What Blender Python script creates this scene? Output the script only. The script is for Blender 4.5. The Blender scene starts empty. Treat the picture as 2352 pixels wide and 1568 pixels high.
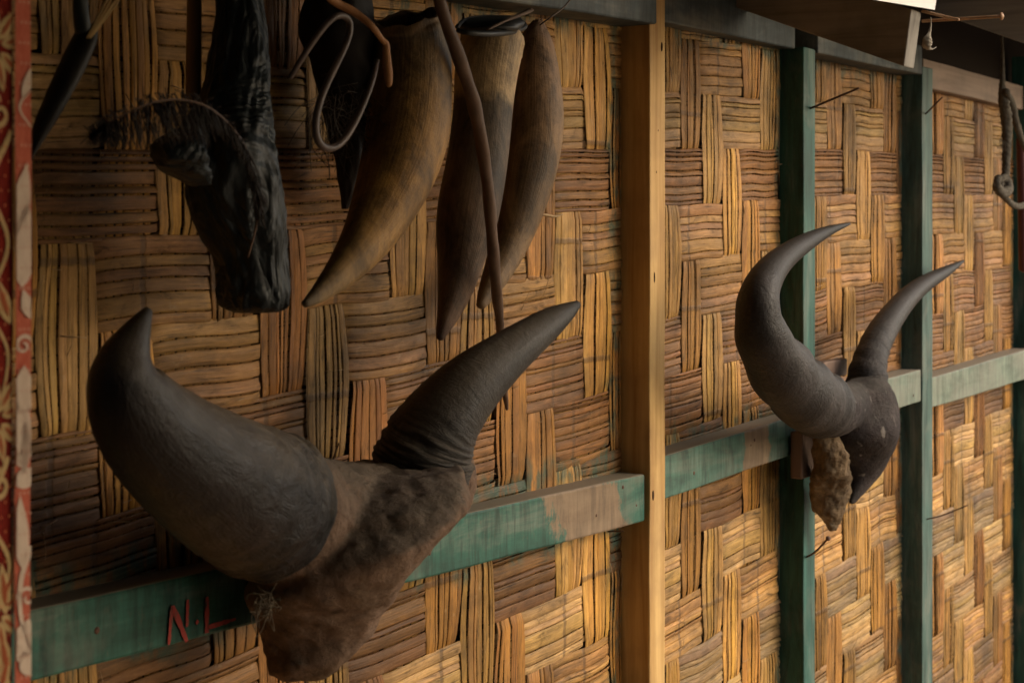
import bpy, bmesh, math, random
import numpy as np
from mathutils import Vector, noise
random.seed(7); rng = np.random.default_rng(7)
SC = bpy.context.scene; COL = SC.collection
R = math.radians

# ------------------------------------------------------------------ camera, sky, sun, exposure
D = 1.2                                            # camera to wall plane (wall is y = 0, viewer at -y)
H_ = math.hypot(2424, 4000); SA, CA = 2424/H_, 4000/H_
CAMP = Vector((0, -D, 0))
cd = bpy.data.cameras.new('camera'); cam = bpy.data.objects.new('camera', cd); COL.objects.link(cam)
cd.sensor_width = 36; cd.lens = 36*4000/2352; cd.shift_y = -244/2352
cd.clip_start = 0.05; cd.clip_end = 3000
cam.location = CAMP; cam.rotation_euler = (R(90), 0, -(math.pi/2-math.atan2(SA, CA)))
cd.dof.use_dof = True; cd.dof.focus_distance = 2.3; cd.dof.aperture_fstop = 11
SC.camera = cam
SUN_DIR = Vector((0.42, -0.80, 0.46)).normalized()
w = bpy.data.worlds.new("World"); SC.world = w; w.use_nodes = True
nt = w.node_tree; bg = nt.nodes['Background']
sky = nt.nodes.new('ShaderNodeTexSky'); sky.sky_type = 'NISHITA'; sky.sun_disc = False
sky.sun_elevation = math.asin(SUN_DIR.z); sky.sun_rotation = math.atan2(SUN_DIR.x, SUN_DIR.y)
sky.dust_density = 4.0; sky.air_density = 1.0; sky.ozone_density = 1.0
nt.links.new(sky.outputs[0], bg.inputs[0]); bg.inputs[1].default_value = 0.15
sl = bpy.data.lights.new('sun', 'SUN'); sl.energy = 0.9; sl.angle = R(75); sl.color = (1, 0.93, 0.8)
so = bpy.data.objects.new('sun', sl); COL.objects.link(so)
so.rotation_euler = SUN_DIR.to_track_quat('Z', 'Y').to_euler()
SC.view_settings.view_transform = 'Standard'; SC.view_settings.look = 'None'
SC.view_settings.exposure = 0.78; SC.view_settings.gamma = 1.0

# ------------------------------------------------------------------ helpers
FW = Vector((CA, SA, 0)); RT = Vector((SA, -CA, 0)); UP = Vector((0, 0, 1))
FW = Vector((2424/H_*0+0.0, 0, 0)) if False else Vector((math.cos(math.atan2(2424, 4000)), math.sin(math.atan2(2424, 4000)), 0))
RT = Vector((FW.y, -FW.x, 0))
def ray(px, py): return FW + RT*((px-1176)/4000) + UP*((540-py)/4000)
def P(px, py, d=0.0):                              # point seen at px,py lying d in front of the wall
    r = ray(px, py); k = (D-d)/r.y
    return CAMP + r*k
def K(px, d=0.0): return (D-d)/ray(px, 540).y/4000  # metres per pixel there
def tag(o, label=None, cat=None, group=None, kind=None):
    for k, v in (('label', label), ('category', cat), ('group', group), ('kind', kind)):
        if v: o[k] = v
    return o
def empty(name, loc, label, cat, group=None):
    o = bpy.data.objects.new(name, None); COL.objects.link(o); o.location = loc; o.empty_display_size = .05
    return tag(o, label, cat, group)
def wloc(o):
    v = Vector((0, 0, 0))
    while o: v += o.location; o = o.parent
    return v
def mk(name, verts, faces, mat, parent=None, loc=None, uv=None, smooth=True, attrs=None, mats=None, midx=None):
    o_loc = Vector(loc) if loc is not None else Vector((0, 0, 0))
    base = wloc(parent) + o_loc if parent else o_loc
    V = np.array([tuple(v) for v in verts], dtype=float) if not isinstance(verts, np.ndarray) else verts
    V = V - np.array(base)
    me = bpy.data.meshes.new(name); me.from_pydata(V.tolist(), [], faces if isinstance(faces, list) else faces.tolist())
    me.update()
    for m in (mats or [mat]): me.materials.append(m)
    if midx is not None: me.polygons.foreach_set('material_index', midx)
    if smooth: me.polygons.foreach_set('use_smooth', [True]*len(me.polygons))
    if uv is not None:
        l = me.uv_layers.new(name='UVMap'); li = np.empty(len(me.loops), dtype=np.int32); me.loops.foreach_get('vertex_index', li)
        l.data.foreach_set('uv', np.asarray(uv, dtype=np.float32)[li].ravel())
    for an, arr in (attrs or {}).items():
        a = me.attributes.new(an, 'FLOAT_COLOR' if arr.ndim == 2 else 'FLOAT', 'POINT')
        a.data.foreach_set('color' if arr.ndim == 2 else 'value', arr.astype(np.float32).ravel())
    o = bpy.data.objects.new(name, me); COL.objects.link(o); o.location = o_loc
    if parent: o.parent = parent
    return o

class NT:
    def __init__(s, name):
        s.m = bpy.data.materials.new(name); s.m.use_nodes = True; s.t = s.m.node_tree
        s.b = s.t.nodes['Principled BSDF']
    def n(s, typ, **kw):
        nd = s.t.nodes.new(typ)
        for k, v in kw.items(): setattr(nd, k, v)
        return nd
    def l(s, a, b): s.t.links.new(a, b)
    def coord(s, scale, kind='Object', loc=(0, 0, 0)):
        tc = s.n('ShaderNodeTexCoord'); mp = s.n('ShaderNodeMapping')
        mp.inputs['Scale'].default_value = scale; mp.inputs['Location'].default_value = loc
        s.l(tc.outputs[kind], mp.inputs[0]); return mp.outputs[0]
    def noise(s, co, scale=1, detail=4, rough=.55, dist=0):
        nn = s.n('ShaderNodeTexNoise'); nn.inputs['Scale'].default_value = scale; nn.inputs['Detail'].default_value = detail
        nn.inputs['Roughness'].default_value = rough; nn.inputs['Distortion'].default_value = dist
        s.l(co, nn.inputs['Vector']); return nn.outputs[0]
    def ramp(s, f, stops):
        r = s.n('ShaderNodeValToRGB'); el = r.color_ramp.elements
        while len(el) < len(stops): el.new(.5)
        for e, (p, c) in zip(el, stops):
            e.position = p; e.color = (*c, 1) if isinstance(c, tuple) else (c, c, c, 1)
        s.l(f, r.inputs[0]); return r.outputs[0]
    def mix(s, f, a, b, mode='MIX'):
        x = s.n('ShaderNodeMix', data_type='RGBA', blend_type=mode)
        for i, v in ((0, f), (6, a), (7, b)):
            if isinstance(v, (int, float)): x.inputs[i].default_value = v
            elif isinstance(v, tuple): x.inputs[i].default_value = (*v, 1)
            else: s.l(v, x.inputs[i])
        return x.outputs[2]
    def math(s, op, a, b=0.0, c=None):
        x = s.n('ShaderNodeMath', operation=op)
        for i, v in enumerate((a, b) if c is None else (a, b, c)):
            if isinstance(v, (int, float)): x.inputs[i].default_value = v
            else: s.l(v, x.inputs[i])
        return x.outputs[0]
    def bump(s, h, st=.3, dist=.002):
        b = s.n('ShaderNodeBump'); b.inputs['Strength'].default_value = st; b.inputs['Distance'].default_value = dist
        s.l(h, b.inputs['Height']); s.l(b.outputs[0], s.b.inputs['Normal'])
    def out(s, col, rough=.6, spec=.3):
        if isinstance(col, tuple): s.b.inputs['Base Color'].default_value = (*col, 1)
        else: s.l(col, s.b.inputs['Base Color'])
        if isinstance(rough, (int, float)): s.b.inputs['Roughness'].default_value = rough
        else: s.l(rough, s.b.inputs['Roughness'])
        s.b.inputs['Specular IOR Level'].default_value = spec
        return s.m

def m_wood(name, c1, c2, axis, dirt=(.08, .06, .045), amt=.35, rough=.7, sc=1.0):
    s = NT(name)
    st = [55*sc, 55*sc, 55*sc]; st['XYZ'.index(axis)] = 3.0*sc
    g = s.noise(s.coord(tuple(st)), 1, 6, .6, .6)
    b = s.noise(s.coord((9, 9, 9), loc=(3, 1, 2)), 1, 5, .6)
    c = s.ramp(g, [(.3, c1), (.7, c2)])
    c = s.mix(s.math('MULTIPLY', s.ramp(b, [(.45, 0.0), (.75, 1.0)]), amt), c, dirt)
    s.bump(g, .25, .002)
    return s.out(c, rough, .25)
def m_paint(name, green, axis, patches=(), dust=.5, wear=(.55, .75)):
    """old green paint with worn-through brown patches; patches = (centre x, half width) along the board, in object space"""
    s = NT(name)
    st = [26, 26, 26]; st['XYZ'.index(axis)] = 5.0
    fine = s.noise(s.coord((160, 160, 60)), 1, 5, .7)
    drip = s.noise(s.coord((70, 70, 9) if axis == 'X' else (60, 60, 6)), 1, 6, .7, .5)
    g = s.noise(s.coord(tuple(st)), 1, 6, .65, .4)
    big = s.noise(s.coord((7, 7, 7)), 1, 5, .6, .3)
    dk = tuple(x*.55 for x in green); gr = tuple(.55*x+.45*y for x, y in zip(green, (.20, .19, .16)))
    c = s.ramp(g, [(.3, dk), (.5, green), (.72, gr)])
    c = s.mix(1.0, c, s.ramp(drip, [(.33, .45), (.5, 1.0), (.7, 1.5)]), 'MULTIPLY')
    c = s.mix(s.ramp(big, [(wear[0], 0.0), (wear[1], .75)]), c, (.17, .165, .13))
    c = s.mix(s.ramp(fine, [(.58, 0.0), (.75, .55)]), c, (.10, .08, .055))
    if patches:
        sp = s.n('ShaderNodeSeparateXYZ'); s.l(s.coord((1, 1, 1)), sp.inputs[0])
        wob = s.noise(s.coord((22, 22, 22), loc=(5, 5, 5)), 1, 5, .6)
        for cx, hw, sl_ in patches:
            dd = s.math('ABSOLUTE', s.math('SUBTRACT', s.math('ADD', sp.outputs[0], s.math('MULTIPLY', sp.outputs[2], sl_)), cx))
            dd = s.math('ADD', dd, s.math('MULTIPLY', s.math('SUBTRACT', wob, .5), hw*1.3))
            dd = s.math('ADD', dd, s.math('MULTIPLY', s.math('SUBTRACT', fine, .5), hw*.8))
            mk_ = s.ramp(s.math('DIVIDE', dd, hw), [(.85, 1.0), (1.0, 0.0)])
            br = s.mix(1.0, s.ramp(g, [(.3, (.13, .085, .05)), (.7, (.21, .15, .095))]), s.ramp(drip, [(.33, .6), (.7, 1.3)]), 'MULTIPLY')
            c = s.mix(mk_, c, br)
    # dust lying on the upward faces
    geo = s.n('ShaderNodeNewGeometry'); sn = s.n('ShaderNodeSeparateXYZ'); s.l(geo.outputs['Normal'], sn.inputs[0])
    c = s.mix(s.math('MULTIPLY', s.ramp(sn.outputs[2], [(.6, 0.0), (.9, 1.0)]), dust), c, (.20, .165, .125))
    s.bump(g, .3, .002)
    return s.out(c, .62, .3)

# ------------------------------------------------------------------ bamboo weave
PC, X0C = .0795, 1.3729
RH, ZT0 = .0885, -.087
def slope(x): return .042*(x-1.4) if x < 3.2 else .0756+.02*(x-3.2)
def horiz(c, r): return ((c-(r-3)) % 4) in (3, 0)
def over_profile(states, p):
    """p in cell units from the first cell; returns -1..1 (over..): sharp at the cell edges, flat in the float"""
    i = int(np.clip(math.floor(p), 0, len(states)-1)); f = p-i; s = 1 if states[i] else -1
    if s < 0 and ((f < .08 and i > 0 and states[i-1]) or (f > .92 and i < len(states)-1 and states[i+1])): return .65
    e = 9
    if i > 0 and states[i-1] != states[i]: e = min(e, f)
    if i < len(states)-1 and states[i+1] != states[i]: e = min(e, 1-f)
    return s*math.sin(math.pi/2*min(1, e/.16+.45))
POSTS = []   # (x0, x1) of timbers, for paint smears on the cane
def paint_mask(x, z):
    return 0
VERT_PAL = [(.44, .235, .065), (.39, .20, .058), (.48, .285, .10), (.34, .18, .062), (.42, .265, .11), (.31, .14, .042)]
HOR_PAL = [(.34, .20, .10), (.29, .17, .09), (.40, .27, .15), (.26, .135, .065), (.31, .215, .14), (.37, .22, .10)]
def build_weave():
    A = .0042; C0, C1 = -9, 52; R0, R1 = -9, 21
    V, F, UV, CO, PA, base = [], [], [], [], [], 0
    def strip(kind, idx):
        nonlocal base
        n0, n1 = (R0, R1) if kind == 'v' else (C0, C1)
        st = [not horiz(idx, r) for r in range(n0, n1)] if kind == 'v' else [horiz(c, idx) for c in range(n0, n1)]
        per = 7; N = (n1-n0)*per+1
        ps = np.arange(N)/per
        ov = np.array([over_profile(st, p) for p in ps])
        ns = random.randint(5, 8) if kind == 'v' else random.randint(6, 9)
        ws = np.array([random.uniform(.45, 1.5) for _ in range(ns)]); ws /= ws.sum()
        edges = np.concatenate([[0], np.cumsum(ws)])-.5
        pal = VERT_PAL if kind == 'v' else HOR_PAL
        basec = np.array(random.choice(pal))*np.array([.81, .71, .42])*random.uniform(.68, 1.28)
        width = (PC*1.0 if kind == 'v' else RH*1.03)*random.uniform(.95, 1.05)
        ph = random.uniform(0, 100); voff = random.uniform(0, 5)
        wob = np.array([noise.noise(Vector((p*.55, ph, 0))) for p in ps])*.004
        fl_e, fl_s = [], []
        for p in ps:
            i_ = min(int(p), len(st)-1); f_ = p-i_; e_ = 1.0
            if i_ > 0 and st[i_-1] != st[i_]: e_ = min(e_, f_)
            if i_ < len(st)-1 and st[i_+1] != st[i_]: e_ = min(e_, 1-f_)
            fl_e.append(e_); fl_s.append(.006*noise.noise(Vector((round(p/2)*3.7, idx*2.3, 9)))*(1-e_))
        for k in range(ns):
            e0, e1 = edges[k], edges[k+1]
            gap = random.choice([.006, .009, .012, .018]) if kind == 'v' else random.choice([.007, .010, .014, .022])
            sc = basec*random.uniform(.78, 1.2)*np.array([1, random.uniform(.94, 1.05), random.uniform(.85, 1.2)])
            k1 = random.uniform(0, 50); dz = random.uniform(-.0008, .0010)
            tilt = random.uniform(-.0013, .0009)*(1 if kind == 'v' else 1.3)
            M = 7; us = np.array([0, .03, .12, .5, .88, .97, 1])
            round_ = (.0009 if kind == 'v' else .0013)*random.uniform(.6, 1.3)
            for a in range(N):
                o = ov[a]; p = ps[a]
                ee, sk_ = fl_e[a], fl_s[a]
                nf = (.84+.20*math.sin(math.pi/2*min(1, ee))) if kind == 'v' else 1-.05*(1-o)/2
                jw = .005*noise.noise(Vector((p*1.7, k1, ph)))+.003*noise.noise(Vector((p*6, k1, ph)))
                lo = (e0+gap/2+jw*.6)*width*nf; hi = (e1-gap/2+.005*noise.noise(Vector((p*1.7, k1+7, ph)))*.6)*width*nf
                for b in range(M):
                    u = us[b]; t = lo+(hi-lo)*u
                    bow = (1-abs(2*u-1)**14)*round_
                    yy = -(A*o + bow + dz + tilt*(2*u-1)+.0012*noise.noise(Vector((p*1.3, k1, 3))))
                    if kind == 'v':
                        yc = p+n0
                        x = X0C+(idx+.5)*PC+wob[a]+t+sk_
                        z = ZT0-(yc-3)*RH+slope(x)
                        along = -z+voff
                    else:
                        x = X0C+(n0+p)*PC
                        bowz = -.006*(1-abs(o))*0+.0035*noise.noise(Vector((p*.9, idx*3.1, 5)))
                        z = ZT0-(idx+.5-3)*RH+slope(x)+wob[a]*.8+t+bowz
                        along = x+voff
                    V.append((x, yy, z)); UV.append((t+k1, along))
                    CO.append((*sc, 1)); PA.append(0.0)
            for a in range(N-1):
                for b in range(M-1):
                    q = base+a*M+b
                    F.append((q, q+1, q+M+1, q+M) if kind == 'v' else (q, q+M, q+M+1, q+1))
            base += N*M
    for c in range(C0, C1): strip('v', c)
    for r in range(R0, R1): strip('h', r)
    V = np.array(V); CO = np.array(CO); PA = np.array(PA); F = np.array(F)
    xs, zs = [], []
    for (a, za, b_, zb) in TOPS: xs += [a, b_]; zs += [za, zb]
    top = np.interp(V[:, 0], xs, zs)+.035
    F = F[(V[F[:, 0], 2] < top[F[:, 0]]) & (V[F[:, 2], 2] < top[F[:, 2]])]
    # gaps between the splits show the dark sheet put in for interior shade
    # green paint slopped on the cane next to the painted timbers
    jx = np.array([noise.noise(Vector((x*40, z*40, 1.5))) for x, _, z in V[::1]])
    for xa, xb in POSTS:
        dist = np.minimum(np.abs(V[:, 0]-xa), np.abs(V[:, 0]-xb))
        PA = np.maximum(PA, np.clip(1.1-dist/.017+jx*1.5, 0, 1))
    for (xa, za, xb, zb) in EDGES:
        zz = za+(zb-za)*(V[:, 0]-xa)/(xb-xa)
        m = (V[:, 0] > xa) & (V[:, 0] < xb)
        PA = np.where(m, np.maximum(PA, np.clip(1.1-np.abs(V[:, 2]-zz)/.022+jx*1.6, 0, 1)), PA)
    return V, F, np.array(UV), CO, PA

def m_bamboo():
    s = NT('split bamboo')
    at = s.n('ShaderNodeAttribute', attribute_name='tone'); pa = s.n('ShaderNodeAttribute', attribute_name='paint')
    uvn = s.coord((420, 9, 1), 'UV'); g = s.noise(uvn, 1, 5, .6)
    st = s.noise(s.coord((75, 16, 1), 'UV'), 1, 7, .72, .8)
    blot = s.noise(s.coord((11, 11, 11)), 1, 5, .62)
    c = s.mix(1.0, at.outputs[0], s.ramp(g, [(.33, .22), (.39, .80), (.55, 1.0), (.75, 1.4)]), 'MULTIPLY')
    c = s.mix(1.0, c, s.ramp(st, [(.32, .25), (.43, .80), (.6, 1.1), (.78, 1.5)]), 'MULTIPLY')
    c = s.mix(s.ramp(blot, [(.5, 0.0), (.72, .45)]), c, s.mix(.4, at.outputs[0], (.14, .10, .06)))
    bl2 = s.noise(s.coord((5, 5, 6), loc=(8, 3, 1)), 1, 5, .7)
    c = s.mix(1.0, c, s.ramp(bl2, [(.34, .48), (.5, 1.0), (.68, 1.3)]), 'MULTIPLY')
    # culm nodes: a dark ring across the strip
    sp = s.n('ShaderNodeSeparateXYZ'); s.l(s.coord((1, 1, 1), 'UV'), sp.inputs[0])
    wv = s.noise(s.coord((90, 0, 0), 'UV'), 1, 1, .5)
    al = s.math('ADD', sp.outputs[1], s.math('MULTIPLY', wv, .006))
    md = s.math('ABSOLUTE', s.math('SUBTRACT', s.math('FRACT', s.math('DIVIDE', al, .31)), .5))
    ring = s.ramp(md, [(.0, 1.0), (.009, .9), (.016, 0.0)])
    c = s.mix(s.math('MULTIPLY', ring, .62), c, (.07, .04, .02))
    fl = s.noise(s.coord((60, 60, 60)), 1, 4, .7)
    c = s.mix(s.math('MULTIPLY', s.ramp(fl, [(.63, 0.0), (.72, 1.0)]), .22), c, (.42, .32, .20))
    pm = s.math('MULTIPLY', pa.outputs['Fac'], s.ramp(s.noise(s.coord((70, 70, 25), loc=(2, 2, 2)), 1, 5, .7), [(.4, 0.0), (.55, 1.0)]))
    c = s.mix(s.math('MULTIPLY', pm, .8), c, (.018, .065, .05))
    h = s.math('ADD', s.math('MULTIPLY', g, .6), s.math('ADD', s.math('MULTIPLY', st, .5), s.math('MULTIPLY', ring, -.4)))
    s.bump(h, .8, .0025)
    return s.out(c, s.ramp(st, [(.3, .7), (.7, .42)]), .25)

# ------------------------------------------------------------------ generic shapes
def cr(pts, n):
    """Catmull-Rom through rows of numbers"""
    p = np.array(pts, dtype=float); p = np.vstack([2*p[0]-p[1], p, 2*p[-1]-p[-2]]); out = []
    seg = len(p)-3
    for i in range(n):
        t = i/(n-1)*seg; k = min(int(t), seg-1); t -= k
        a, b, c, d = p[k:k+4]
        out.append(.5*((2*b)+(-a+c)*t+(2*a-5*b+4*c-d)*t*t+(-a+3*b-3*c+d)*t**3))
    return np.array(out)
def sweep(pts, n=60, m=24, rad=None, closed_ends=(True, True), flat=1.0, capk=.6):
    """pts: rows x,y,z,r. rad(s, th, i) -> factor. returns verts, faces, uv"""
    q = cr(pts, n)
    if n >= 100:
        for _ in range(int(n*.25)): q[1:-1] = .25*q[:-2]+.5*q[1:-1]+.25*q[2:]
    C = q[:, :3]; r = np.maximum(q[:, 3], .0004)
    T = np.gradient(C, axis=0); T /= np.linalg.norm(T, axis=1)[:, None]
    ref = np.array([0, 0, 1.0]) if abs(T[0][2]) < .9 else np.array([1.0, 0, 0])
    N = np.cross(T[0], ref); N /= np.linalg.norm(N); V = []; UVs = []; L = 0
    for i in range(n):
        if i: L += np.linalg.norm(C[i]-C[i-1])
        N = N-T[i]*np.dot(N, T[i]); N /= np.linalg.norm(N); B = np.cross(T[i], N)
        for j in range(m):
            th = 2*math.pi*j/m; f = rad(i/(n-1), th, C[i]) if rad else 1
            V.append(C[i]+r[i]*f*(N*math.cos(th)+B*flat*math.sin(th))); UVs.append((abs(j/m*2-1), i/(n-1)))
    F = []
    for i in range(n-1):
        for j in range(m):
            a = i*m+j; b = i*m+(j+1) % m; F.append((a, b, b+m, a+m))
    if closed_ends[0]:
        V.append(C[0]-T[0]*r[0]*.3); UVs.append((0, 0)); k = len(V)-1
        F += [(k, (j+1) % m, j) for j in range(m)]
    if closed_ends[1]:
        V.append(C[-1]+T[-1]*r[-1]*capk); UVs.append((0, 1)); k = len(V)-1; o = (n-1)*m
        F += [(k, o+j, o+(j+1) % m) for j in range(m)]
    return V, F, UVs
def pxs(rows):                                     # px, py, d, radius in px -> x,y,z,r
    out = []
    for px, py, d, r in rows:
        p = P(px, py, d); out.append((p.x, p.y, p.z, r*K(px, d)))
    return out
def loft(sl, n=40, m=28, disp=None, pw=2.0):
    """slices: pxL, pyL, pxR, pyR, d, depth thickness(m); cross sections stand across the viewing line"""
    q = cr(sl, n); V = []; UV = []
    for i in range(n):
        a0 = P(q[i][0], q[i][1], q[i][4]); 
        kk = (a0-CAMP).dot(FW); k1 = kk
        cx, cy = (q[i][0]+q[i][2])/2, (q[i][1]+q[i][3])/2
        c = P(cx, cy, q[i][4]); kd = (c-CAMP).dot(FW)
        ax = RT*((q[i][2]-q[i][0])/2*kd/4000)+UP*(-(q[i][3]-q[i][1])/2*kd/4000)
        rd = ray(cx, cy).normalized(); bx = Vector((rd.x, rd.y, 0)).normalized()*q[i][5]
        for j in range(m):
            th = 2*math.pi*j/m; ct, s_ = math.cos(th), math.sin(th)
            ct = math.copysign(abs(ct)**(2/pw), ct); s_ = math.copysign(abs(s_)**(2/pw), s_)
            f = disp(i/(n-1), th, c) if disp else 1
            V.append(np.array(c+ax*ct*f+bx*s_*f)); UV.append((abs(j/m*2-1), i/(n-1)))
    F = []
    for i in range(n-1):
        for j in range(m):
            a = i*m+j; b = i*m+(j+1) % m; F.append((a, b, b+m, a+m))
    F.append(tuple(range(m-1, -1, -1))); F.append(tuple(range((n-1)*m, n*m)))
    return V, F, UV
def merge(*ms):
    V, F, UV = [], [], []
    for v, f, u in ms:
        o = len(V); V += list(v); UV += list(u); F += [tuple(i+o for i in ff) for ff in f]
    return V, F, UV
def board(name, x0, x1, zL, zR, y0, y1, mat, parent, bev=.003, axis='X', jit=.0012, seg=None):
    """board along X: zL=(top,bottom) at x0, zR at x1; y0 front, y1 back. axis 'Z' for uprights"""
    L = (x1-x0) if axis == 'X' else (zL[0]-zL[1]); n = seg or max(3, int(abs(L)/.05)); V = []; F = []
    sd = random.uniform(0, 99)
    for i in range(n+1):
        t = i/n
        if axis == 'X':
            x = x0+(x1-x0)*t; zt = zL[0]+(zR[0]-zL[0])*t; zb = zL[1]+(zR[1]-zL[1])*t
            ring = [(x, y0, zt), (x, y0, zb), (x, y1, zb), (x, y1, zt)]
        else:
            z = zL[1]+(zL[0]-zL[1])*t; ring = [(x0, y0, z), (x0, y1, z), (x1, y1, z), (x1, y0, z)]
        for q, v in enumerate(ring):
            j = [jit*noise.noise(Vector((i*.37+sd, q*5.3, a*9.1))) for a in range(3)]
            V.append((v[0]+j[0], v[1]+j[1], v[2]+j[2]))
    for i in range(n):
        for q in range(4): a = i*4+q; b = i*4+(q+1) % 4; F.append((a, b, b+4, a+4))
    F.append((3, 2, 1, 0)); o = n*4; F.append((o, o+1, o+2, o+3))
    ob = mk(name, V, F, mat, parent, smooth=False)
    bm = bmesh.new(); bm.from_mesh(ob.data); bmesh.ops.recalc_face_normals(bm, faces=bm.faces); bm.to_mesh(ob.data); bm.free()
    b = ob.modifiers.new('bevel', 'BEVEL'); b.width = bev; b.segments = 2; b.limit_method = 'ANGLE'; b.angle_limit = R(50)
    return ob
def zpx(a, b, d, x):                               # board edge through two pixels, height at world x
    A_, B_ = P(*a, d), P(*b, d); return A_.z+(B_.z-A_.z)*(x-A_.x)/(B_.x-A_.x)

# ------------------------------------------------------------------ setting
def m_ground():
    s = NT('trodden earth')
    n = s.noise(s.coord((3, 3, 3)), 1, 8, .6)
    s.bump(n, .5, .02)
    return s.out(s.ramp(n, [(.3, (.22, .16, .10)), (.7, (.34, .26, .18))]), .95, .1)
g = mk('ground', [(-150, -150, -1.5), (150, -150, -1.5), (150, 150, -1.5), (-150, 150, -1.5)], [(0, 1, 2, 3)], m_ground(), smooth=False)
tag(g, kind='structure')

GREEN = (.018, .080, .058); DARKTEAL = (.018, .075, .060); GREYGREEN = (.075, .115, .085)
W_POST_SIDE = m_wood('new timber', (.33, .18, .055), (.58, .39, .16), 'Z', (.20, .11, .05), .6, .65)
wall = empty('hut_wall', (2.3, 0, -1.5), 'woven split bamboo hut wall framed with green painted timber and one bare post', 'wall')
d1 = .045
xa, xb = .55, 2.2815
r1T = lambda x: zpx((65, 1402), (1465, 1091), d1, x); r1B = lambda x: zpx((65, 1568), (1465, 1201), d1, x)
rail1 = board('rail', xa, xb, (r1T(xa), r1B(xa)), (r1T(xb), r1B(xb)), -d1, -.001,
              m_paint('green rail paint', GREEN, 'X', [(P(1345, 1165, d1).x-2.3+.9*(P(1345, 1165, d1).z+1.5), .10, .9)], .85, (.56, .8)), wall)
XP = (2.2832, 2.334)
d2 = .048
r2T = lambda x: zpx((1519, 1049), (1789, 966), d2, x); r2B = lambda x: zpx((1520, 1149), (1839, 1037), d2, x)
x2a, x2b = XP[1]+.001, 2.886
rail2 = board('rail', x2a, x2b, (r2T(x2a), r2B(x2a)), (r2T(x2b), r2B(x2b)), -d2, -.001,
              m_paint('weathered rail paint', (.05, .115, .09), 'X', [(P(1738, 1030, d2).x-2.3, .055, 0.0)], .85, (.48, .75)), wall)
r3T = lambda x: zpx((2047, 887), (2107, 864), d2, x); r3B = lambda x: zpx((2070, 951), (2107, 938), d2, x)
x3a, x3b = 2.945, 3.546
rail3 = board('rail', x3a, x3b, (r3T(3.53)-.0, r3B(3.53)-.0), (r3T(3.53)+.012, r3B(3.53)+.012), -d2, -.001,
              m_paint('chalky rail paint', (.11, .15, .115), 'X', [], .85, (.42, .7)), wall)
r4T = lambda x: zpx((2137, 868), (2352, 804), d2, x); r4B = lambda x: zpx((2137, 937.5), (2347, 874), d2, x)
x4a, x4b = 3.618, 4.41
rail4 = board('rail', x4a, x4b, (r4T(x4a), r4B(x4a)), (r4T(x4b), r4B(x4b)), -d2, -.001,
              m_paint('chalky rail paint two', (.12, .155, .115), 'X', [], .85, (.40, .66)), wall)
post = board('post', XP[0], XP[1], (.52, -1.5), None, -.0525, -.001, W_POST_SIDE, wall, axis='Z', bev=.002)
tag(post, 'bare yellow timber post, new and unpainted')
ps = m_paint('dark green stud paint', DARKTEAL, 'Z', [], .2, (.60, .85))
ps2 = m_paint('greyed stud paint', (.04, .085, .072), 'Z', [], .2, (.56, .8))
board('stud', 2.8887, 2.9435, (.331, -1.5), None, -.0502, -.001, ps, wall, axis='Z', bev=.0018)
board('stud', 3.548, 3.616, (.352, -1.5), None, -.0505, -.001, ps2, wall, axis='Z', bev=.0018)
board('stud', 4.412, 4.475, (.45, -1.5), None, -.0505, -.001, ps, wall, axis='Z', bev=.0018)
# top plates
PL = m_paint('sooty plate paint', (.035, .048, .052), 'X', [], .3, (.5, .75))
PLb = m_wood('brown plate wood', (.17, .12, .09), (.27, .20, .15), 'X', (.05, .04, .03), .5)
def plate(xa, xb, a, b, d, mat, h=.075):
    za, zb = zpx(a, b, d, xa), zpx(a, b, d, xb)
    board('top_plate', xa, xb, (za+h, za), (zb+h, zb), -d, -.001, mat, wall); return (xa, za, xb, zb)
xe = P(1509, 50, .064).x
e1 = plate(.5, xe, (1150, 2), (1510, 56), .064, PL)
e2 = plate(2.336, 2.888, (1543, 54), (1845, 116), .035, PL, .07)
e3 = plate(2.9445, 3.53, (1874, 121), (2112, 170), .056, PL, .06)
e4 = plate(3.618, 4.6, (2139, 203), (2292, 239), .03, PLb, .06)
TOPS = [e1, e2, e3, e4]
EDGES = [e1, e2, e3, (xa, r1B(xa), xb, r1B(xb)), (x2a, r2T(x2a)-.0, x2b, r2T(x2b)), (xa, r1T(xa)+.01, xb, r1T(xb)+.01)]
POSTS = [(2.8887, 2.9435), (2.262, 2.262), (3.548, 3.616), (4.41, 4.47)]
V, F, UV, CO, PA = build_weave()
weave = mk('woven_panel', V, F, m_bamboo(), wall, uv=UV, attrs={'tone': CO, 'paint': PA})
mk('interior_shade_sheet', [(-.0, .02, -1.5), (5.6, .02, -1.5), (5.6, .02, .9), (0, .02, .9)], [(0, 1, 2, 3)], NT('painted interior shade').out((.02, .014, .01), .9, .1), wall, smooth=False)  # dark sheet standing in for the unlit interior behind the weave

# frayed slivers lifting off the cane
rs = random.Random(5); sv = []
for k in range(150):
    px, py = rs.uniform(80, 2330), rs.uniform(120, 1550)
    a = P(px, py, .006); vert = rs.random() < .5
    dv = Vector((rs.gauss(0, .15), -rs.uniform(.1, .5), rs.choice([-1, 1]))) if vert else Vector((rs.choice([-1, 1]), -rs.uniform(.1, .5), rs.gauss(0, .15)))
    dv = dv.normalized()*rs.uniform(.008, .03); r = rs.uniform(.0003, .0007)
    sv.append(sweep([(*a, r), (*(a+dv*.5+Vector((0, -.001, 0))), r*.9), (*(a+dv+Vector((0, rs.uniform(-.002, .003), 0))), r*.3)], 6, 4))
    
VV = []; FF = []
for v_, f_, _ in sv:
    o_ = len(VV); VV += list(v_); FF += [tuple(i+o_ for i in q_) for q_ in f_]
mk('frayed_slivers', VV, FF, NT('pale sliver').out((.34, .22, .11), .6, .3), wall)
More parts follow.
